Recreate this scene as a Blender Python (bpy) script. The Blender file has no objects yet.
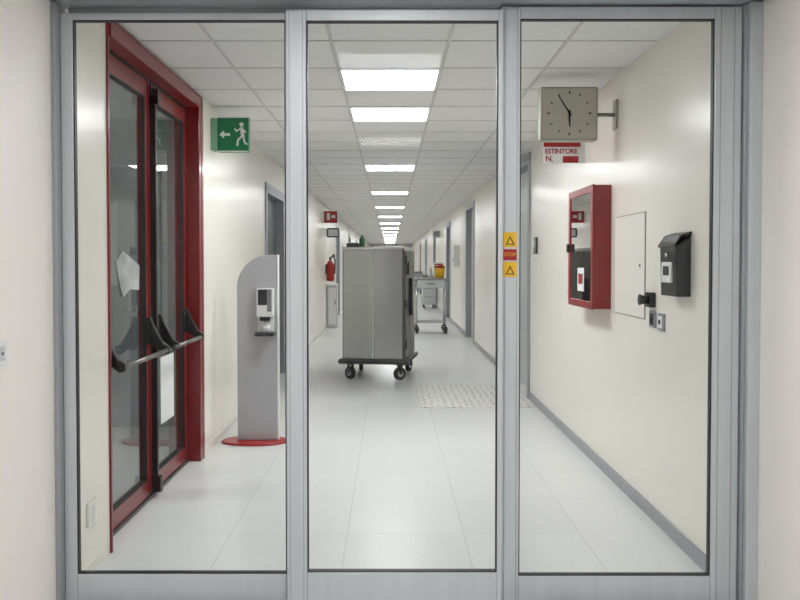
import bpy, bmesh, math
from mathutils import Vector, Matrix

# ------------------------------------------------------------------ helpers
def lin(c):
    r=[]
    for v in c:
        v/=255.0
        r.append(v/12.92 if v<=0.04045 else ((v+0.055)/1.055)**2.4)
    return (r[0],r[1],r[2],1.0)

def mat(name,rgb,rough=0.5,metal=0.0,spec=0.5,emis=None,noise=0.0,nscale=3.0,bump=0.0,bscale=60,coat=0.0,stretch=None):
    m=bpy.data.materials.new(name); m.use_nodes=True
    nt=m.node_tree; b=nt.nodes["Principled BSDF"]
    b.inputs["Base Color"].default_value=lin(rgb)
    b.inputs["Roughness"].default_value=rough
    b.inputs["Metallic"].default_value=metal
    b.inputs["Specular IOR Level"].default_value=spec
    b.inputs["Coat Weight"].default_value=coat
    b.inputs["Coat Roughness"].default_value=0.1
    if emis:
        b.inputs["Emission Color"].default_value=lin(rgb)
        b.inputs["Emission Strength"].default_value=emis
    tc=nt.nodes.new("ShaderNodeTexCoord")
    if noise>0:
        n=nt.nodes.new("ShaderNodeTexNoise"); n.inputs["Scale"].default_value=nscale
        n.inputs["Detail"].default_value=4
        if stretch:
            mp=nt.nodes.new("ShaderNodeMapping"); mp.inputs["Scale"].default_value=stretch
            nt.links.new(tc.outputs["Object"],mp.inputs["Vector"]); nt.links.new(mp.outputs[0],n.inputs["Vector"])
        else:
            nt.links.new(tc.outputs["Object"],n.inputs["Vector"])
        r=nt.nodes.new("ShaderNodeValToRGB")
        c=lin(rgb)
        r.color_ramp.elements[0].position=0.3; r.color_ramp.elements[1].position=0.7
        r.color_ramp.elements[0].color=(c[0]*(1-noise),c[1]*(1-noise),c[2]*(1-noise),1)
        r.color_ramp.elements[1].color=(min(1,c[0]*(1+noise)),min(1,c[1]*(1+noise)),min(1,c[2]*(1+noise)),1)
        nt.links.new(n.outputs["Fac"],r.inputs["Fac"])
        nt.links.new(r.outputs["Color"],b.inputs["Base Color"])
    if bump>0:
        n=nt.nodes.new("ShaderNodeTexNoise"); n.inputs["Scale"].default_value=bscale
        nt.links.new(tc.outputs["Object"],n.inputs["Vector"])
        bp=nt.nodes.new("ShaderNodeBump"); bp.inputs["Strength"].default_value=bump
        bp.inputs["Distance"].default_value=0.01
        nt.links.new(n.outputs["Fac"],bp.inputs["Height"])
        nt.links.new(bp.outputs["Normal"],b.inputs["Normal"])
    return m

def glass_mat(name,tint=(250,252,250),refl=1.0,ior=1.5):
    m=bpy.data.materials.new(name); m.use_nodes=True
    nt=m.node_tree; nt.nodes.clear()
    o=nt.nodes.new("ShaderNodeOutputMaterial")
    t=nt.nodes.new("ShaderNodeBsdfTransparent"); t.inputs["Color"].default_value=lin(tint)
    g=nt.nodes.new("ShaderNodeBsdfGlossy"); g.inputs["Roughness"].default_value=0.01
    f=nt.nodes.new("ShaderNodeFresnel"); f.inputs["IOR"].default_value=ior
    mu=nt.nodes.new("ShaderNodeMath"); mu.operation='MULTIPLY'; mu.inputs[1].default_value=refl
    mx=nt.nodes.new("ShaderNodeMixShader")
    nt.links.new(f.outputs[0],mu.inputs[0]); nt.links.new(mu.outputs[0],mx.inputs[0])
    nt.links.new(t.outputs[0],mx.inputs[1]); nt.links.new(g.outputs[0],mx.inputs[2])
    nt.links.new(mx.outputs[0],o.inputs[0])
    return m

class MB:
    def __init__(s): s.bm=bmesh.new(); s.mats=[]
    def mi(s,m):
        if m not in s.mats: s.mats.append(m)
        return s.mats.index(m)
    def box(s,x0,x1,y0,y1,z0,z1,m):
        i=s.mi(m)
        x0,x1=min(x0,x1),max(x0,x1); y0,y1=min(y0,y1),max(y0,y1); z0,z1=min(z0,z1),max(z0,z1)
        v=[s.bm.verts.new(p) for p in [(x0,y0,z0),(x1,y0,z0),(x1,y1,z0),(x0,y1,z0),(x0,y0,z1),(x1,y0,z1),(x1,y1,z1),(x0,y1,z1)]]
        for q in [(3,2,1,0),(4,5,6,7),(0,1,5,4),(1,2,6,5),(2,3,7,6),(3,0,4,7)]:
            f=s.bm.faces.new([v[k] for k in q]); f.material_index=i
    def cyl(s,p0,p1,r,m,seg=20,r2=None,smooth=True):
        i=s.mi(m); p0=Vector(p0); p1=Vector(p1); r2=r if r2 is None else r2
        d=(p1-p0).normalized(); a=d.orthogonal().normalized(); b=d.cross(a)
        A=[];B=[]
        for k in range(seg):
            t=2*math.pi*k/seg; o=a*math.cos(t)+b*math.sin(t)
            A.append(s.bm.verts.new(p0+o*r)); B.append(s.bm.verts.new(p1+o*r2))
        for k in range(seg):
            f=s.bm.faces.new([A[k],A[(k+1)%seg],B[(k+1)%seg],B[k]]); f.material_index=i; f.smooth=smooth
        f=s.bm.faces.new(A[::-1]); f.material_index=i
        f=s.bm.faces.new(B); f.material_index=i
    def tube(s,pts,r,m,seg=10):
        for a,b in zip(pts[:-1],pts[1:]): s.cyl(a,b,r,m,seg)
        for p in pts[1:-1]: s.ball(p,r,m)
    def ball(s,c,r,m,sc=(1,1,1)):
        i=s.mi(m)
        g=bmesh.ops.create_uvsphere(s.bm,u_segments=14,v_segments=10,radius=r,matrix=Matrix.Translation(c)@Matrix.Diagonal((*sc,1)))
        fs=set()
        for v in g['verts']:
            for f in v.link_faces: fs.add(f)
        for f in fs: f.material_index=i; f.smooth=True
    def lathe(s,c,prof,m,seg=24,sx=1,sy=1):
        i=s.mi(m); rings=[]
        for r,z in prof:
            rings.append([s.bm.verts.new((c[0]+r*sx*math.cos(2*math.pi*k/seg),c[1]+r*sy*math.sin(2*math.pi*k/seg),c[2]+z)) for k in range(seg)])
        for A,B in zip(rings[:-1],rings[1:]):
            for k in range(seg):
                f=s.bm.faces.new([A[k],A[(k+1)%seg],B[(k+1)%seg],B[k]]); f.material_index=i; f.smooth=True
        f=s.bm.faces.new(rings[0][::-1]); f.material_index=i
        f=s.bm.faces.new(rings[-1]); f.material_index=i
    def prism(s,pts,axis,a,b,m):
        i=s.mi(m)
        def P(p,t):
            return {'x':(t,p[0],p[1]),'y':(p[0],t,p[1]),'z':(p[0],p[1],t)}[axis]
        A=[s.bm.verts.new(P(p,a)) for p in pts]; B=[s.bm.verts.new(P(p,b)) for p in pts]
        n=len(pts); fs=[s.bm.faces.new(A[::-1]),s.bm.faces.new(B)]
        for k in range(n): fs.append(s.bm.faces.new([A[k],A[(k+1)%n],B[(k+1)%n],B[k]]))
        for f in fs: f.material_index=i
    def quad(s,pts,m):
        i=s.mi(m); f=s.bm.faces.new([s.bm.verts.new(p) for p in pts]); f.material_index=i
    def done(s,name,parent=None,bevel=0,loc=None,rotz=0):
        bmesh.ops.recalc_face_normals(s.bm,faces=s.bm.faces)
        me=bpy.data.meshes.new(name); s.bm.to_mesh(me); s.bm.free()
        for m in s.mats: me.materials.append(m)
        o=bpy.data.objects.new(name,me); bpy.context.scene.collection.objects.link(o)
        if bevel>0:
            md=o.modifiers.new("bevel","BEVEL"); md.width=bevel; md.segments=2; md.limit_method='ANGLE'; md.angle_limit=math.radians(50)
        if loc: o.location=loc
        o.rotation_euler=(0,0,rotz)
        if parent: o.parent=parent
        return o

def empty(name,loc=(0,0,0)):
    e=bpy.data.objects.new(name,None); e.location=loc; e.empty_display_size=0.1
    bpy.context.scene.collection.objects.link(e); return e

def text(name,s,size,loc,rot,m,parent):
    c=bpy.data.curves.new(name,'FONT'); c.body=s; c.size=size; c.align_x='CENTER'; c.align_y='CENTER'; c.extrude=0.0006
    c.materials.append(m)
    o=bpy.data.objects.new(name,c); o.location=loc; o.rotation_euler=rot
    bpy.context.scene.collection.objects.link(o); o.parent=parent
    return o
FACE_CAM=(math.pi/2,0,0)

# ------------------------------------------------------------------ materials
M_wall=mat("wall_cream_paint",(239,234,225),rough=0.25,noise=0.012,nscale=1.2,bump=0.05,bscale=25)
M_wall_near=mat("wall_near_paint",(237,232,226),rough=0.5,noise=0.012,nscale=1.5)
M_ceil=mat("ceiling_tile",(236,236,235),rough=0.85,noise=0.02,nscale=40)
M_grid=mat("ceiling_grid",(208,208,206),rough=0.5)
M_base=mat("baseboard_grey",(160,160,165),rough=0.45)
M_base_l=mat("baseboard_light",(226,222,214),rough=0.4)
M_alu=mat("brushed_aluminium",(196,201,205),rough=0.34,metal=0.4,noise=0.04,nscale=2,stretch=(12,12,0.6))
M_alu_d=mat("aluminium_dark",(158,162,165),rough=0.4,metal=0.35)  # darker aluminium tone for jambs, header strips, track and grooves
M_gasket=mat("black_gasket",(26,26,28),rough=0.6)
M_gasket2=mat("glazing_gasket",(30,30,32),rough=0.5)
M_black=mat("black_plastic",(22,22,24),rough=0.35)
M_dgrey=mat("dark_grey_plastic",(44,46,49),rough=0.35)
M_red=mat("maroon_lacquer",(122,14,18),rough=0.28,coat=0.3)
M_red3=mat("cabinet_red",(136,18,18),rough=0.3,coat=0.2)
M_red2=mat("signal_red",(158,30,26),rough=0.35)
M_white=mat("white_plastic",(225,226,224),rough=0.4)
M_panelw=mat("panel_paint",(232,228,221),rough=0.35)
M_paper=mat("paper",(225,226,226),rough=0.8)
M_crump=mat("frosted_paper",(170,172,172),rough=0.8,noise=0.25,nscale=9)
M_steel=mat("stainless_steel",(166,168,170),rough=0.22,metal=1.0,noise=0.12,nscale=2.0,stretch=(1,1,0.35),bump=0.08,bscale=5)
M_steel_d=mat("steel_dark",(84,84,84),rough=0.35,metal=0.7)
M_chrome=mat("chrome",(190,191,193),rough=0.2,metal=1.0)
M_bar=mat("push_bar_metal",(130,127,124),rough=0.3,metal=0.9)
M_rubber=mat("rubber_wheel",(52,52,54),rough=0.7)
M_greyframe=mat("grey_door_frame",(148,152,157),rough=0.4,metal=0.1)
M_leaf=mat("grey_door_leaf",(195,197,199),rough=0.4)
M_leafd=mat("dark_door_leaf",(92,95,100),rough=0.4)  # on the first left door this grey stands in for a shaded interior
M_green=mat("exit_green",(18,104,66),rough=0.4,emis=0.1)
M_greenl=mat("exit_green_light",(120,165,135),rough=0.4)
M_yellow=mat("warning_yellow",(222,176,30),rough=0.45)
M_stand=mat("dispenser_grey",(176,176,180),rough=0.35,metal=0.15)
M_clock=mat("clock_face",(186,181,168),rough=0.45)
M_clockrim=mat("clock_rim",(160,156,146),rough=0.35,metal=0.3)
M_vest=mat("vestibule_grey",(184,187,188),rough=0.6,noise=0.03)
M_lamp=mat("light_diffuser",(250,251,253),emis=25.0)
M_fill_foyer=mat("foyer_fill_light",(250,251,253),emis=32.0)  # glow of the added foyer panels that brighten the camera side
M_fill_vest=mat("vestibule_fill_light",(255,255,255),emis=24.0)  # glow of the fill panel added behind the red door
M_lampframe=mat("light_frame",(230,230,228),rough=0.5)
M_gap=mat("panel_gap",(150,146,140),rough=0.8)
G_front=glass_mat("sliding_glass",(251,253,252),0.22)
G_red=glass_mat("door_glass",(196,203,202),1.15)
G_case=glass_mat("case_glass",(205,207,207),1.3)

# floor
M_floor=bpy.data.materials.new("vinyl_floor_tiles"); M_floor.use_nodes=True
nt=M_floor.node_tree; b=nt.nodes["Principled BSDF"]
tc=nt.nodes.new("ShaderNodeTexCoord"); mp=nt.nodes.new("ShaderNodeMapping")
mp.inputs["Location"].default_value=(0.22,0.1,0)
br=nt.nodes.new("ShaderNodeTexBrick"); br.offset=0.0; br.squash=1.0
br.inputs["Scale"].default_value=1.0; br.inputs["Brick Width"].default_value=0.6; br.inputs["Row Height"].default_value=0.6
br.inputs["Mortar Size"].default_value=0.0025; br.inputs["Mortar Smooth"].default_value=0.2
br.inputs["Color1"].default_value=lin((222,223,221)); br.inputs["Color2"].default_value=lin((218,219,217)); br.inputs["Mortar"].default_value=lin((194,195,193))
nz=nt.nodes.new("ShaderNodeTexNoise"); nz.inputs["Scale"].default_value=90; nz.inputs["Detail"].default_value=3
rp=nt.nodes.new("ShaderNodeValToRGB"); rp.color_ramp.elements[0].color=(0.93,0.93,0.93,1); rp.color_ramp.elements[1].color=(1,1,1,1)
rp.color_ramp.elements[0].position=0.35; rp.color_ramp.elements[1].position=0.6
mx=nt.nodes.new("ShaderNodeMix"); mx.data_type='RGBA'; mx.blend_type='MULTIPLY'; mx.inputs[0].default_value=1.0
nt.links.new(tc.outputs["Object"],mp.inputs["Vector"]); nt.links.new(mp.outputs[0],br.inputs["Vector"])
nt.links.new(tc.outputs["Object"],nz.inputs["Vector"]); nt.links.new(nz.outputs["Fac"],rp.inputs["Fac"])
nt.links.new(br.outputs["Color"],mx.inputs[6]); nt.links.new(rp.outputs["Color"],mx.inputs[7])
nt.links.new(mx.outputs[2],b.inputs["Base Color"]); b.inputs["Roughness"].default_value=0.3

# mat with dots
M_mat=bpy.data.materials.new("speckled_mat"); M_mat.use_nodes=True
nt=M_mat.node_tree; b=nt.nodes["Principled BSDF"]
tc=nt.nodes.new("ShaderNodeTexCoord"); vo=nt.nodes.new("ShaderNodeTexVoronoi"); vo.inputs["Scale"].default_value=15; vo.inputs["Randomness"].default_value=0.35
rp=nt.nodes.new("ShaderNodeValToRGB"); rp.color_ramp.elements[0].position=0.17; rp.color_ramp.elements[1].position=0.24
rp.color_ramp.elements[0].color=lin((130,132,130)); rp.color_ramp.elements[1].color=lin((222,221,215))
nt.links.new(tc.outputs["Object"],vo.inputs["Vector"]); nt.links.new(vo.outputs["Distance"],rp.inputs["Fac"]); nt.links.new(rp.outputs["Color"],b.inputs["Base Color"])
b.inputs["Roughness"].default_value=0.5

# ------------------------------------------------------------------ room shell
XL=-1.345; XR=1.43; XRN=1.48; YE=53.0; YB=-3.0; H=2.58; YF=3.30
m=MB(); m.box(-3.4,1.8,YB-0.15,YE+0.15,-0.1,0,M_floor); m.done("floor")
m=MB(); m.box(-1.6,1.75,YB-0.15,YE+0.15,H,H+0.12,M_ceil); m.done("ceiling")

def wall(name,xf,xo,y0,y1,ops,mt):
    m=MB(); y=y0
    for a,b_,zt in sorted(ops):
        m.box(xf,xo,y,a,0,H,mt); m.box(xf,xo,a,b_,zt,H,mt); y=b_
    m.box(xf,xo,y,y1,0,H,mt); return m.done(name)
L_ops=[(3.81,5.65,2.55),(8.67,10.1,2.21),(20,21.2,2.25),(26,27.2,2.25),(32,33.2,2.25),(38,39.2,2.25)]
R_ops=[(8.2,9.75,2.47),(13.6,15.0,2.4),(19,20.2,2.3),(25,26.2,2.3),(31,32.2,2.3),(37,38.2,2.3)]
wall("wall_left",XL,XL-0.16,YF,YE,L_ops,M_wall)
wall("wall_right",XR,XR+0.2,YF,YE,R_ops,M_wall)
m=MB(); m.box(XL,XL-0.16,YB,YF,0,H,M_wall_near); m.done("wall_left_foyer")
m=MB(); m.box(XRN,XRN+0.15,YB,YF,0,H,M_wall_near); m.done("wall_right_foyer")
m=MB(); m.box(-1.5,1.65,YE,YE+0.12,0,H,M_wall); m.done("wall_back")
m=MB(); m.box(-1.5,1.65,YB-0.12,YB,0,H,M_wall_near); m.done("wall_front")
def baseboard(name,xf,s,ops,y0,y1,mt,h):
    m=MB(); y=y0
    for a,b_,_ in sorted(ops):
        m.box(xf,xf-s*0.010,y,a-0.06,0,h,mt); y=b_+0.06
    m.box(xf,xf-s*0.010,y,y1,0,h,mt); m.done(name)
baseboard("baseboard_right",XR,1,R_ops,YF,YE,M_base,0.075)
baseboard("baseboard_left",XL,-1,L_ops,YF,YE,M_base_l,0.06)

# ceiling grid
m=MB(); x=-0.315-0.63
while x<1.4:
    m.box(x-0.009,x+0.009,YB,YE,H-0.004,H+0.001,M_grid); x+=0.63
y=4.893-0.6*13
while y<YE:
    m.box(-1.345,1.43,y-0.009,y+0.009,H-0.0035,H+0.001,M_grid); y+=0.6
m.done("trim_1")

# lights
def lamp(y0,ml):
    m=MB()
    xa,xb=-0.315,0.315; ya,yb=y0,y0+0.6; z=H-0.012
    for (a,b_,c,d) in [(xa,xb,ya,ya+0.02),(xa,xb,yb-0.02,yb),(xa,xa+0.02,ya+0.02,yb-0.02),(xb-0.02,xb,ya+0.02,yb-0.02)]:
        m.box(a,b_,c,d,z,H,M_lampframe)
    m.box(xa+0.02,xb-0.02,ya+0.02,yb-0.02,z+0.004,H,ml)
    m.done("vestibule_fill_panel")
for y0 in [-1.707,1.293]: lamp(y0,M_fill_foyer)  # out-of-view fill panels, added to light the camera side
for y0 in [4.893,6.093]: lamp(y0,M_lamp)
y0=9.693
while y0<YE-1: lamp(y0,M_lamp); y0+=3.6

# ------------------------------------------------------------------ vestibule behind red door
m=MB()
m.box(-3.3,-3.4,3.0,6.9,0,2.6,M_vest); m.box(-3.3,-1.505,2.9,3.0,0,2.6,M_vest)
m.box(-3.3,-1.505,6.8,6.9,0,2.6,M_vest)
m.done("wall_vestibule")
m=MB(); m.box(-3.4,-1.605,2.9,6.9,2.6,2.68,M_ceil); m.done("ceiling_vestibule")
m=MB(); m.box(-2.7,-2.1,4.2,4.8,2.575,2.6,M_fill_vest); m.box(-2.73,-2.07,4.17,4.83,2.585,2.6,M_lampframe); m.done("vestibule_fill_panel")  # added fill panel, lifts the dark vestibule seen through the glass
m=MB()
for a,b_ in [(-2.98,-2.9),(-2.02,-1.94)]: m.box(a,b_,6.74,6.8,0,2.2,M_greyframe)
m.box(-2.98,-1.94,6.74,6.8,2.12,2.2,M_greyframe); m.box(-2.9,-2.02,6.76,6.8,0,2.12,M_greyframe); m.box(-2.7,-2.3,6.75,6.76,1.2,1.9,M_leaf)
m.cyl((-2.12,6.76,1.0),(-2.12,6.70,1.0),0.012,M_chrome); m.cyl((-2.12,6.70,1.0),(-2.24,6.70,1.0),0.01,M_chrome)
m.done("door_7")

# ------------------------------------------------------------------ generic side doors
def sdoor(name,xf,s,y0,y1,zt,leaf,rec=0.09):
    m=MB(); f=0.055; p=xf-s*0.014; q=xf+s*0.13
    m.box(p,q,y0,y0+f,0,zt,M_greyframe); m.box(p,q,y1-f,y1,0,zt,M_greyframe); m.box(p,q,y0+f,y1-f,zt-f,zt,M_greyframe)
    c=xf-s*0.014
    m.box(c,xf,y0-0.05,y0,0,zt+0.05,M_greyframe); m.box(c,xf,y1,y1+0.05,0,zt+0.05,M_greyframe); m.box(c,xf,y0,y1,zt,zt+0.05,M_greyframe)
    l0=xf+s*rec; l1=xf+s*(rec+0.045)
    m.box(l0,l1,y0+f,y1-f,0.006,zt-f,leaf)
    hy=y0+f+0.09
    m.cyl((l0,hy,1.03),(l0-s*0.05,hy,1.03),0.012,M_chrome,12); m.cyl((l0-s*0.05,hy,1.03),(l0-s*0.05,hy+0.12,1.03),0.009,M_chrome,12)
    m.box(l0,l0-s*0.006,hy-0.02,hy+0.02,0.93,1.12,M_chrome)
    m.done(name)
n=1
for a,b_,z in L_ops[1:]:
    sdoor("door_%d"%n,XL,-1,a,b_,z,M_leafd if n==1 else M_leaf); n+=1  # first leaf coloured dark in place of the open doorway's shade
n=8
for a,b_,z in R_ops:
    sdoor("door_%d"%n,XR,1,a,b_,z,M_leaf); n+=1

# ------------------------------------------------------------------ sliding glass door
root=empty("sliding_glass_door",(0,3.22,0))
def child(mb,name,bevel=0):
    o=mb.done(name,bevel=bevel); o.parent=root; o.matrix_parent_inverse=Matrix.Translation(-root.location); return o
def leaf(name,x0,x1,gx0,gx1,zt,gzt,gzb,y0,y1,mt=None):
    mt=mt or M_alu
    m=MB()
    m.box(x0,gx0,y0,y1,0.008,zt,mt); m.box(gx1,x1,y0,y1,0.008,zt,mt)
    m.box(gx0,gx1,y0+.001,y1,gzt,zt,mt); m.box(gx0,gx1,y0+.001,y1,0.008,gzb,mt)
    child(m,name+"_frame",0.003)
    m=MB(); g=0.0045; ya=y0+0.006; yb=y1-0.014
    m.box(gx0,gx0+g,ya,yb,gzb,gzt,M_gasket2); m.box(gx1-g,gx1,ya,yb,gzb,gzt,M_gasket2)
    m.box(gx0+g,gx1-g,ya,yb,gzt-g,gzt,M_gasket2); m.box(gx0+g,gx1-g,ya,yb,gzb,gzb+g,M_gasket2)
    child(m,name+"_gasket")
    m=MB(); ym=(y0+y1)/2
    m.quad([(gx0+g,ym,gzb+g),(gx1-g,ym,gzb+g),(gx1-g,ym,gzt-g),(gx0+g,ym,gzt-g)],G_front)
    child(m,name+"_glass")
leaf("side_panel_a",-1.325,-0.345,-1.276,-0.421,2.40,2.373,0.126,3.235,3.28)
leaf("moving_panel",-0.411,0.447,-0.331,0.428,2.395,2.352,0.156,3.175,3.22)
leaf("side_panel_b",0.448,1.415,0.524,1.306,2.425,2.378,0.118,3.235,3.28)
m=MB()
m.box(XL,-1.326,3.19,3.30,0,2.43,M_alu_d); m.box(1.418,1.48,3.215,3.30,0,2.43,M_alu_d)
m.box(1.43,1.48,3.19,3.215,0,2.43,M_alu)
child(m,"jambs",0.003)
m=MB()
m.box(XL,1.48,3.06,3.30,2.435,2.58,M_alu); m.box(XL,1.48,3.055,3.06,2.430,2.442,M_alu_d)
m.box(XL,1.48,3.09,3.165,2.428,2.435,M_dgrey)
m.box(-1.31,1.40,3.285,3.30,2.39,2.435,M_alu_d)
child(m,"header_operator")
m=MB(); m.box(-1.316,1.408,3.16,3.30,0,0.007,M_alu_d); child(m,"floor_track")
m=MB()
for x in (-0.398,-0.345): m.box(x-0.0015,x+0.0015,3.1735,3.176,0.01,2.39,M_alu_d)
for x in (0.463,0.512,1.33,1.385): m.box(x-0.0015,x+0.0015,3.2335,3.236,0.01,2.42,M_alu_d)
child(m,"stile_grooves")
m=MB(); yS=3.2325
m.box(0.458,0.512,yS,3.235,1.460,1.520,M_yellow); m.box(0.458,0.512,yS,3.235,1.407,1.452,M_red2); m.box(0.458,0.512,yS,3.235,1.340,1.400,M_yellow)
for z in (1.478,1.358):
    m.prism([(0.467,z-0.008),(0.503,z-0.008),(0.485,z+0.028)],'y',yS-0.0008,yS,M_black)
    m.prism([(0.474,z-0.004),(0.496,z-0.004),(0.485,z+0.018)],'y',yS-0.0016,yS-0.0008,M_yellow)
child(m,"warning_stickers")
t=text("sticker_text","STOP",0.02,(0.485,yS-0.001,1.43),FACE_CAM,M_yellow,None); t.parent=root; t.matrix_parent_inverse=Matrix.Translation(-root.location)

# ------------------------------------------------------------------ emergency exit door
root=empty("emergency_exit_door",(-1.42,4.7,0))
XF=-1.42
m=MB()
m.box(-1.50,-1.335,3.81,3.832,0,2.55,M_red); m.box(-1.50,-1.328,5.585,5.65,0,2.55,M_red)
m.box(-1.50,-1.328,3.832,5.585,2.475,2.55,M_red)
m.box(-1.345,-1.325,5.65,5.70,0,2.565,M_red); m.box(-1.345,-1.325,3.81,5.65,2.55,2.565,M_red)
child(m,"frame",0.004)
m=MB()
for (a,b_,s0,s1) in [(3.838,4.70,0.06,0.05),(4.80,5.578,0.05,0.075)]:
    m.box(XF-0.045,XF,a,a+s0,0.02,2.46,M_red); m.box(XF-0.045,XF,b_-s1,b_,0.02,2.46,M_red)
    m.box(XF-0.045,XF,a+s0,b_-s1,2.36,2.46,M_red); m.box(XF-0.045,XF,a+s0,b_-s1,0.02,0.12,M_red)
child(m,"leaf_frames",0.004)
m=MB()
for (a,b_) in [(3.898,4.65),(4.85,5.503)]:
    g=0.010
    m.box(XF-0.022,XF+.002,a,a+g,0.12,2.36,M_gasket); m.box(XF-0.022,XF+.002,b_-g,b_,0.12,2.36,M_gasket)
    m.box(XF-0.022,XF+.002,a+g,b_-g,2.35,2.36,M_gasket); m.box(XF-0.022,XF+.002,a+g,b_-g,0.12,0.13,M_gasket)
m.box(XF-0.045,XF+0.004,4.70,4.80,0.03,2.46,M_red)
m.box(XF+0.004,XF+0.012,4.735,4.785,0.03,2.46,M_gasket)
m.box(XF+0.012,XF+0.036,4.74,4.765,0.05,2.40,M_black); 
m.box(XF+0.012,XF+0.055,4.73,4.78,2.33,2.42,M_black); m.box(XF+0.012,XF+0.055,4.73,4.78,0.03,0.12,M_black)
m.box(XF-0.03,XF+0.004,3.84,5.58,2.46,2.475,M_gasket); m.box(XF-0.04,XF+0.01,3.84,5.58,0.001,0.02,M_steel_d)
child(m,"seals_and_bolts")
m=MB()
for (a,b_) in [(3.908,4.64),(4.86,5.493)]:
    m.quad([(XF-0.021,a,0.13),(XF-0.021,b_,0.13),(XF-0.021,b_,2.35),(XF-0.021,a,2.35)],G_red)
child(m,"leaf_glass")
m=MB()
for (a,b_) in [(3.87,4.69),(4.83,5.54)]:
    m.cyl((-1.30,a,0.885),(-1.30,b_,0.885),0.013,M_bar,16)
child(m,"push_bars")
m=MB()
for y in (3.865,4.64,4.86,5.49):
    m.prism([(-1.42,1.075),(-1.395,1.085),(-1.375,1.03),(-1.318,0.925),(-1.284,0.905),(-1.284,0.868),(-1.315,0.860),(-1.37,0.91),(-1.42,0.94)],'y',y,y+0.03,M_black)
    m.box(-1.42,-1.40,y-0.015,y+0.045,0.92,1.06,M_black)
child(m,"push_bar_levers",0.006)
m=MB()
m.box(XF-0.019,XF-0.017,5.0,5.3,0.38,0.80,M_paper)
m.prism([(4.2,1.40),(4.3,1.46),(4.44,1.42),(4.58,1.38),(4.57,1.24),(4.42,1.25),(4.3,1.21),(4.24,1.3)],'x',XF-0.018,XF-0.014,M_crump)
child(m,"notices")

# ------------------------------------------------------------------ emergency exit sign
root=empty("emergency_exit_sign",(-1.2,6.07,2.36))
m=MB()
m.box(-1.345,-1.30,6.03,6.13,2.24,2.48,M_greenl); m.box(-1.30,-1.065,6.05,6.11,2.23,2.495,M_green)
child(m,"housing",0.004)
m=MB(); ya,yb=6.047,6.0495
m.prism([(-1.285,2.36),(-1.25,2.39),(-1.25,2.37),(-1.205,2.37),(-1.205,2.35),(-1.25,2.35),(-1.25,2.33)],'y',ya,yb,M_white)
m.cyl((-1.118,ya,2.435),(-1.118,yb,2.435),0.016,M_white,14)
def bar2(p,q,w):
    d=Vector((q[0]-p[0],q[1]-p[1])).normalized(); nn=Vector((-d.y,d.x))*w/2
    m.prism([(p[0]+nn.x,p[1]+nn.y),(q[0]+nn.x,q[1]+nn.y),(q[0]-nn.x,q[1]-nn.y),(p[0]-nn.x,p[1]-nn.y)],'y',ya,yb,M_white)
bar2((-1.118,2.415),(-1.108,2.345),0.026)
bar2((-1.118,2.41),(-1.155,2.385),0.011); bar2((-1.155,2.385),(-1.17,2.405),0.011)
bar2((-1.112,2.405),(-1.085,2.375),0.011)
bar2((-1.112,2.35),(-1.145,2.32),0.014); bar2((-1.145,2.32),(-1.15,2.275),0.014)
bar2((-1.106,2.35),(-1.095,2.30),0.014); bar2((-1.095,2.30),(-1.075,2.285),0.014)
m.box(-1.30,-1.065,6.046,6.0495,2.485,2.495,M_white); m.box(-1.30,-1.065,6.046,6.0495,2.23,2.238,M_white)
child(m,"pictogram")

# ------------------------------------------------------------------ sanitizer stand
root=empty("hand_sanitizer_stand",(-1.02,6.19,0))
m=MB()
m.lathe((-1.05,6.20,0),[(0.26,0.001),(0.26,0.012),(0.25,0.018)],M_red2,40,1,0.62)
child(m,"base_plate")
m=MB(); pts=[(-1.184,0.018),(-0.862,0.018),(-0.862,1.455)]
r=0.25; cx=-0.934; cz=1.205
for k in range(0,13):
    a=math.radians(90+90*k/12); pts.append((cx+r*math.cos(a)*1.0,cz+r*math.sin(a)))
m.prism(pts,'y',6.185,6.215,M_stand)
m.box(-0.873,-0.860,6.175,6.22,0.018,1.455,M_white)
child(m,"panel",0.004)
m=MB()
m.box(-1.02,-0.895,6.11,6.185,0.98,1.20,M_white); m.box(-1.01,-0.94,6.106,6.111,1.07,1.19,M_dgrey)
m.box(-0.94,-0.905,6.106,6.111,1.02,1.19,M_steel)
m.box(-0.995,-0.92,6.09,6.15,0.95,0.98,M_black)
m.box(-1.02,-0.895,6.165,6.185,0.86,0.98,M_white)
m.box(-1.03,-0.885,6.07,6.185,0.835,0.86,M_dgrey)
child(m,"dispenser",0.006)
m=MB()
m.lathe((-0.955,6.14,0.86),[(0.03,0),(0.03,0.055),(0.012,0.07),(0.012,0.09)],M_paper,16)
child(m,"gel_bottle")

# ------------------------------------------------------------------ meal trolley
root=empty("stainless_meal_trolley",(-0.128,9.903,0))
W=0.37; D=0.45
def tdone(mb,name,bevel=0):
    o=mb.done(name,bevel=bevel); o.parent=root; return o
m=MB()
m.box(-W,W,-D,D,0.245,1.56,M_steel); 
m.box(-W-0.008,W+0.008,-D-0.008,D+0.008,1.545,1.578,M_chrome)
tdone(m,"body",0.008)
m=MB()
m.box(-W+0.012,-0.01,-D-0.012,-D,0.27,1.535,M_steel); m.box(0.0,W-0.02,-D-0.012,-D,0.27,1.535,M_steel)
m.box(-0.009,-0.001,-D-0.014,-D,0.26,1.54,M_white)
m.box(-W-0.002,-W+0.01,-D-0.008,-D,0.26,1.54,M_chrome)
m.box(W,W+0.012,-D+0.05,-0.01,0.27,1.53,M_steel_d); m.box(W,W+0.012,0.01,D-0.05,0.27,1.53,M_steel_d)
m.box(W-0.016,W+0.004,-D-0.016,-D+0.02,0.25,1.545,M_steel_d)
tdone(m,"doors",0.003)
m=MB()
for z in (0.42,0.9,1.42): m.box(W+0.012,W+0.028,-D+0.03,-D+0.1,z-0.05,z+0.05,M_dgrey)
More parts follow.
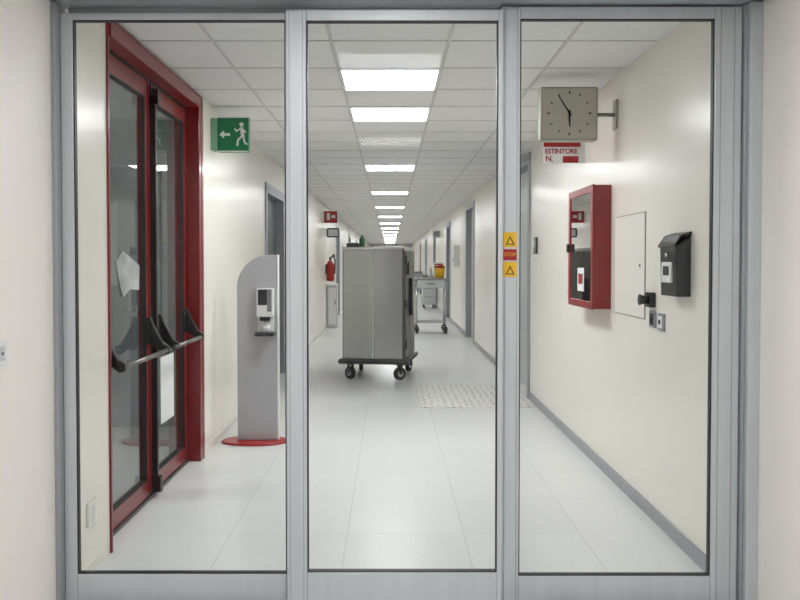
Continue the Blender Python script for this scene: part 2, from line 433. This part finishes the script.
m.box(W+0.012,W+0.05,-0.08,-0.04,0.75,1.2,M_black); m.box(W+0.012,W+0.04,-0.30,-0.2,1.25,1.4,M_dgrey)
tdone(m,"hardware",0.002)
m=MB(); m.box(-W-0.045,W+0.045,-D-0.045,D+0.045,0.19,0.245,M_steel_d); m.box(-W-0.05,W+0.05,-D-0.05,D+0.05,0.205,0.23,M_rubber)
tdone(m,"bumper_base",0.012)
def caster(m,x,y,R,top,ang=0.3):
    dx,dy=math.cos(ang)*0.022,math.sin(ang)*0.022
    m.cyl((x-dx,y-dy,R),(x+dx,y+dy,R),R,M_rubber,24); m.cyl((x-dx*1.2,y-dy*1.2,R),(x+dx*1.2,y+dy*1.2,R),R*0.5,M_chrome,18)
    for k in (-1.6,1.6):
        m.cyl((x+dx*k,y+dy*k,R),(x+dx*k*0.9,y+dy*k*0.9+0.02,top-0.01),0.016,M_steel_d,8)
    m.cyl((x,y+0.02,top-0.02),(x,y+0.02,top),0.045,M_steel_d,16)
m=MB()
for x,y,a in [(-W+0.08,-D+0.06,0.9),(W-0.06,-D+0.06,-0.9),(-W+0.06,D-0.06,0.1),(W-0.06,D-0.06,-0.2)]: caster(m,x,y,0.075,0.19,a)
tdone(m,"casters")
root.rotation_euler=(0,0,math.radians(-9.2))
m=MB(); G=mat("bottle_green",(50,84,50),rough=0.4)
m.lathe((0,0,0),[(0.032,0),(0.035,0.02),(0.035,0.10),(0.014,0.13),(0.014,0.15)],G,18); m.box(-0.03,0.015,-0.012,0.012,0.15,0.18,M_white)
m.done("spray_bottle",loc=(-0.34,9.75,1.5785))
m=MB(); m.box(-0.09,0.09,-0.06,0.06,0,0.05,M_dgrey); m.box(-0.07,0.03,-0.04,0.05,0.05,0.065,M_white)
m.done("glove_box",loc=(-0.44,9.80,1.5785),bevel=0.004)
m=MB(); m.box(-0.13,0.13,-0.16,0.16,0,0.02,M_leaf); m.box(-0.11,0.11,-0.14,0.14,0.02,0.03,M_steel_d); m.done("serving_tray",loc=(0.0,9.85,1.5785),bevel=0.004)

# ------------------------------------------------------------------ second cart
root=empty("medical_supply_cart",(0.80,15.85,0))
def c2(mb,name,bevel=0):
    o=mb.done(name,bevel=bevel); o.parent=root; return o
m=MB()
for x in (-0.28,0.28):
    for y in (-0.22,0.22): m.cyl((x,y,0.12),(x,y,1.05),0.016,M_chrome,12)
m.tube([(-0.28,-0.22,0.98),(-0.33,-0.22,0.98),(-0.33,0.22,0.98),(-0.28,0.22,0.98)],0.011,M_chrome)
c2(m,"legs")
m=MB()
m.box(-0.30,0.30,-0.24,0.24,1.04,1.07,M_steel); m.box(-0.27,0.27,-0.235,0.22,0.90,1.04,M_leaf); m.box(-0.26,0.26,-0.242,-0.235,0.91,1.03,M_leaf)
m.box(-0.08,0.08,-0.255,-0.242,0.965,0.98,M_dgrey)
m.box(-0.29,0.29,-0.23,0.23,0.21,0.235,M_steel); m.box(-0.30,0.30,-0.24,0.24,1.07,1.083,M_steel)
c2(m,"shelves",0.004)
m=MB()
for x in (-0.28,0.28):
    for y in (-0.22,0.22): caster(m,x,y,0.05,0.13,0.2)
c2(m,"casters")
m=MB()
m.lathe((0,0,0),[(0.085,0),(0.10,0.17),(0.10,0.20)],M_yellow,20); m.lathe((0,0,0.2),[(0.105,0),(0.105,0.03),(0.06,0.06)],M_red2,20)
m.done("sharps_container",loc=(0.98,15.75,1.084))
m=MB(); m.box(-0.1,0.1,-0.08,0.08,0,0.30,M_white); m.box(-0.08,0.08,-0.082,-0.08,0.2,0.28,M_red2); m.done("supply_box",loc=(0.97,15.98,1.084),bevel=0.004)
m=MB(); m.lathe((0,0,0),[(0.035,0),(0.035,0.13),(0.015,0.16),(0.015,0.19)],M_white,16); m.done("disinfectant_bottle",loc=(0.80,15.8,1.084))

# ------------------------------------------------------------------ floor mat
m=MB(); m.box(0.29,1.405,7.66,9.15,0.0005,0.006,M_mat); m.done("floor_mat")

# ------------------------------------------------------------------ clock
root=empty("wall_clock",(1.125,5.07,2.335))
m=MB()
m.box(0.942,1.302,5.03,5.13,2.162,2.497,M_clockrim)
child(m,"case",0.008)
m=MB()
m.box(0.954,1.290,5.026,5.032,2.174,2.485,M_clock)
child(m,"dial")
m=MB(); cx,cz=1.122,2.33
for k in range(12):
    a=math.radians(30*k); r0,r1=0.122,0.138
    hw=0.003 if k%3 else 0.0045
    d=(math.sin(a),math.cos(a)); nx=(-d[1]*hw,d[0]*hw)
    p=(cx+d[0]*r0,cz+d[1]*r0); q=(cx+d[0]*r1,cz+d[1]*r1)
    m.prism([(p[0]+nx[0],p[1]+nx[1]),(q[0]+nx[0],q[1]+nx[1]),(q[0]-nx[0],q[1]-nx[1]),(p[0]-nx[0],p[1]-nx[1])],'y',5.0245,5.026,M_dgrey)
def hand(ang,L,w):
    a=math.radians(ang); d=(math.sin(a),math.cos(a)); n_=(-d[1]*w/2,d[0]*w/2)
    p=(cx-d[0]*0.02,cz-d[1]*0.02); q=(cx+d[0]*L,cz+d[1]*L)
    m.prism([(p[0]+n_[0],p[1]+n_[1]),(q[0]+n_[0]*.6,q[1]+n_[1]*.6),(q[0]-n_[0]*.6,q[1]-n_[1]*.6),(p[0]-n_[0],p[1]-n_[1])],'y',5.021,5.0235,M_black)
hand(-32,0.13,0.009); hand(178,0.085,0.012)
m.cyl((cx,5.019,cz),(cx,5.026,cz),0.009,M_black,14)
child(m,"hands_and_marks")
m=MB(); m.cyl((1.302,5.08,2.33),(1.42,5.08,2.33),0.012,M_clockrim,14); m.box(1.418,1.43,5.04,5.12,2.24,2.42,M_clockrim)
child(m,"wall_bracket")

# ------------------------------------------------------------------ estintore sign
root=empty("fire_extinguisher_sign",(1.3,5.9,2.24))
m=MB(); m.box(1.128,1.43,5.90,5.906,2.125,2.36,M_paper); m.box(1.128,1.40,5.897,5.90,2.245,2.36,M_red2)
m.box(1.27,1.385,5.897,5.90,2.13,2.178,M_red2)
child(m,"sign_plate")
for s,sz,x,z,mm in [("ESTINTORE",0.050,1.258,2.212,M_red2),("N.",0.058,1.17,2.158,M_red2)]:
    t=text("sign_text",s,sz,(x,5.8985,z),FACE_CAM,mm,None); t.data.offset=0.0012; t.data.space_character=0.93; t.parent=root; t.matrix_parent_inverse=Matrix.Translation(-root.location)
m=MB(); m.box(1.385,1.43,6.6,6.66,2.22,2.32,M_white); m.cyl((1.41,6.59,2.27),(1.41,6.6,2.27),0.012,M_dgrey,12); m.done("motion_sensor",bevel=0.004)

# ------------------------------------------------------------------ hose cabinet
root=empty("fire_hose_cabinet",(1.37,5.5,1.5))
y0,y1,z0,z1=5.17,5.87,1.09,1.904; xa=1.307
m=MB()
m.box(1.32,XR,y0+0.005,y0+0.02,z0+.005,z1-.005,M_red3); m.box(1.32,XR,y1-0.02,y1-.005,z0+.005,z1-.005,M_red3)
m.box(1.32,XR,y0+0.02,y1-0.02,z0+.005,z0+0.02,M_red3); m.box(1.32,XR,y0+0.02,y1-0.02,z1-0.02,z1-.005,M_red3)
m.box(1.42,XR,y0+0.02,y1-0.02,z0+0.02,z1-0.02,M_red3)
child(m,"case",0.003)
m=MB(); w=0.05
m.box(xa,1.32,y0,y0+w,z0,z1,M_red3); m.box(xa,1.32,y1-w,y1,z0,z1,M_red3); m.box(xa,1.32,y0+w,y1-w,z0,z0+w,M_red3); m.box(xa,1.32,y0+w,y1-w,z1-w,z1,M_red3)
child(m,"door_frame",0.004)
m=MB(); m.quad([(1.314,y0+w,z0+w),(1.314,y1-w,z0+w),(1.314,y1-w,z1-w),(1.314,y0+w,z1-w)],G_case); child(m,"pane")
m=MB(); c=(1.37,5.52,1.45)
for rr in (0.20,0.165,0.13):
    for k in range(24):
        a=2*math.pi*k/24; b2=2*math.pi*(k+1)/24
        m.cyl((c[0],c[1]+rr*math.cos(a),c[2]+rr*math.sin(a)),(c[0],c[1]+rr*math.cos(b2),c[2]+rr*math.sin(b2)),0.018,M_paper,8)
m.cyl((1.35,5.52,1.45),(1.42,5.52,1.45),0.05,M_red2,16)
m.cyl((1.38,5.4,1.72),(1.38,5.62,1.72),0.02,M_chrome,12)
child(m,"hose_reel")
m=MB(); m.box(xa-0.02,xa,y1-0.055,y1-0.02,1.47,1.53,M_black); m.box(1.3125,1.3135,5.42,5.6,1.2,1.36,M_paper); m.box(1.3115,1.3125,5.45,5.57,1.25,1.32,M_red2)
child(m,"lock_and_label")
# access panel
m=MB(); m.box(1.4265,XR,4.472,5.068,1.078,1.683,M_gap)
m.box(1.423,1.4265,4.478,5.062,1.084,1.677,M_panelw); m.cyl((1.419,4.55,1.38),(1.423,4.55,1.38),0.01,M_chrome,10); m.done("wall_access_panel",bevel=0.001)
root=empty("key_drop_box",(1.4,3.9,1.4))
m=MB(); m.prism([(XR,1.234),(1.362,1.234),(1.355,1.49),(1.375,1.53),(XR,1.54)],'y',3.80,4.02,M_dgrey); child(m,"body",0.004)
m=MB(); m.prism([(XR,1.53),(1.372,1.517),(1.345,1.478),(1.352,1.472),(1.380,1.53),(XR,1.546)],'y',3.792,4.028,M_black)
m.box(1.350,1.362,3.85,3.98,1.30,1.40,M_paper); m.box(1.348,1.351,3.875,3.955,1.335,1.38,M_dgrey)
m.cyl((1.345,3.91,1.435),(1.358,3.91,1.435),0.012,M_chrome,12)
child(m,"lid_and_label")
m=MB(); m.box(1.40,XR,4.30,4.40,1.155,1.235,M_black); m.cyl((1.365,4.35,1.195),(1.40,4.35,1.195),0.024,M_black,16); m.cyl((1.355,4.35,1.195),(1.365,4.35,1.195),0.03,M_dgrey,16)
m.done("key_switch",bevel=0.003)
for yy,zz in ((4.33,1.09),(4.19,1.085)):
    m=MB(); m.box(1.418,XR,yy-0.045,yy+0.045,zz-0.045,zz+0.045,M_greyframe); m.box(1.414,1.418,yy-0.03,yy+0.03,zz-0.032,zz+0.032,M_dgrey if yy>4.3 else M_paper)
    m.cyl((1.410,yy,zz),(1.414,yy,zz),0.014,M_black,10); m.done("light_switch",bevel=0.002)
m=MB(); m.box(1.415,XR,7.75,7.90,1.48,1.64,M_dgrey); m.box(1.412,1.415,7.77,7.88,1.54,1.62,M_steel); m.done("door_number_plate",bevel=0.002)
m=MB(); m.box(XL,XL+0.010,3.52,3.62,0.22,0.33,M_panelw); m.box(XL+.01,XL+.013,3.545,3.595,0.24,0.31,M_paper); m.done("wall_outlet",bevel=0.002)
m=MB(); m.box(XL,XL+0.010,2.70,2.785,1.04,1.13,M_white); m.box(XL+.01,XL+.014,2.725,2.76,1.06,1.11,M_leaf); m.cyl((XL+.014,2.742,1.085),(XL+.016,2.742,1.085),0.006,M_dgrey,10); m.done("wall_outlet",bevel=0.002)

# ------------------------------------------------------------------ far left group
root=empty("fire_extinguisher",(-1.25,16.7,1.2))
m=MB()
m.lathe((-1.245,16.7,1.0),[(0.06,0),(0.085,0.02),(0.085,0.34),(0.06,0.40),(0.025,0.43),(0.025,0.46)],M_red2,20)
m.box(-1.27,-1.22,16.68,16.72,1.46,1.50,M_black); m.box(-1.245,-1.15,16.69,16.71,1.50,1.515,M_black)
m.tube([(-1.24,16.7,1.48),(-1.17,16.66,1.56),(-1.14,16.63,1.42),(-1.15,16.63,1.15)],0.013,M_black,8)
m.box(-1.345,-1.31,16.66,16.74,1.15,1.35,M_dgrey)
child(m,"bottle")
root=empty("fire_extinguisher_sign.001",(-1.2,16.4,2.3))
m=MB(); m.box(-1.345,-1.08,16.4,16.41,2.20,2.44,M_red2); m.box(-1.29,-1.23,16.396,16.4,2.26,2.40,M_white); m.box(-1.2,-1.12,16.396,16.4,2.3,2.36,M_white); child(m,"plate")
m=MB(); m.box(-1.33,-1.08,17.0,17.02,1.92,2.12,M_dgrey); m.box(-1.31,-1.10,16.996,17.0,1.95,2.09,M_leaf); m.box(-1.345,-1.33,17.0,17.02,1.95,2.1,M_dgrey); m.done("ward_sign")
m=MB(); m.box(-1.32,-1.12,16.9,17.3,0.0,0.9,M_leaf); m.box(-1.325,-1.115,16.89,17.31,0.9,0.93,M_white); m.box(-1.3,-1.14,16.895,16.9,0.08,0.85,M_white); m.box(-1.17,-1.155,16.885,16.895,0.5,0.6,M_dgrey); m.done("storage_cabinet",bevel=0.004)

# far right wall
for i,(yy,z0,z1,p,mt) in enumerate([(23.0,2.1,2.3,0.2,M_leaf)]):
    m=MB(); m.box(XR-p,XR,yy,yy+0.03,z0,z1,mt); m.box(XR-p+.02,XR-.03,yy-0.004,yy,z0+.03,z1-.03,M_greyframe); m.done("ward_sign")
m=MB(); m.box(XR-0.12,XR,16.5,16.75,1.3,1.75,M_white); m.box(XR-.122,XR-.12,16.55,16.7,1.4,1.5,M_dgrey); m.done("paper_towel_dispenser",bevel=0.01)
for yy,mt in ((24.0,M_leaf),(34.5,M_steel)):
    m=MB(); m.box(XR-0.45,XR-0.05,yy,yy+0.9,0.12,0.95,mt); m.box(XR-0.47,XR-0.03,yy-.02,yy+0.92,0.95,0.98,M_steel_d)
    for z in (0.35,0.6): m.box(XR-0.43,XR-0.07,yy-0.006,yy,z,z+0.01,M_dgrey)
    for a in (XR-0.4,XR-0.1):
        for q in (yy+.08,yy+.82): m.cyl((a-.015,q,.06),(a+.015,q,.06),.06,M_rubber,14)
    m.done("storage_trolley",bevel=0.004)
m=MB()
for a,b_ in [(-0.75,-0.69),(-0.03,0.03),(0.69,0.75)]: m.box(a,b_,YE-0.05,YE,0,2.2,M_greyframe)
m.box(-0.75,0.75,YE-0.05,YE,2.14,2.2,M_greyframe); m.box(-0.69,-0.03,YE-0.03,YE,0.01,2.14,M_leaf); m.box(0.03,0.69,YE-0.03,YE,0.01,2.14,M_leaf)
m.box(-0.5,-0.2,YE-0.035,YE-.03,1.2,1.8,M_leafd); m.box(0.2,0.5,YE-0.035,YE-.03,1.2,1.8,M_leafd)
m.done("door_14")

# ------------------------------------------------------------------ world, camera
w=bpy.data.worlds.new("world"); bpy.context.scene.world=w; w.use_nodes=True
w.node_tree.nodes["Background"].inputs[0].default_value=(0.9,0.95,1,1); w.node_tree.nodes["Background"].inputs[1].default_value=0.3
cd=bpy.data.cameras.new("camera"); cam=bpy.data.objects.new("camera",cd); bpy.context.scene.collection.objects.link(cam)
cd.lens=36.0; cd.sensor_width=36.0
P=1.35
cam.location=(0,0,1.4); cam.rotation_euler=(math.radians(90-P),0,0)
cd.shift_x=10/800; cd.shift_y=-(38-800*math.tan(math.radians(P)))/800
cd.clip_end=200
bpy.context.scene.camera=cam
bpy.context.scene.view_settings.view_transform='Standard'
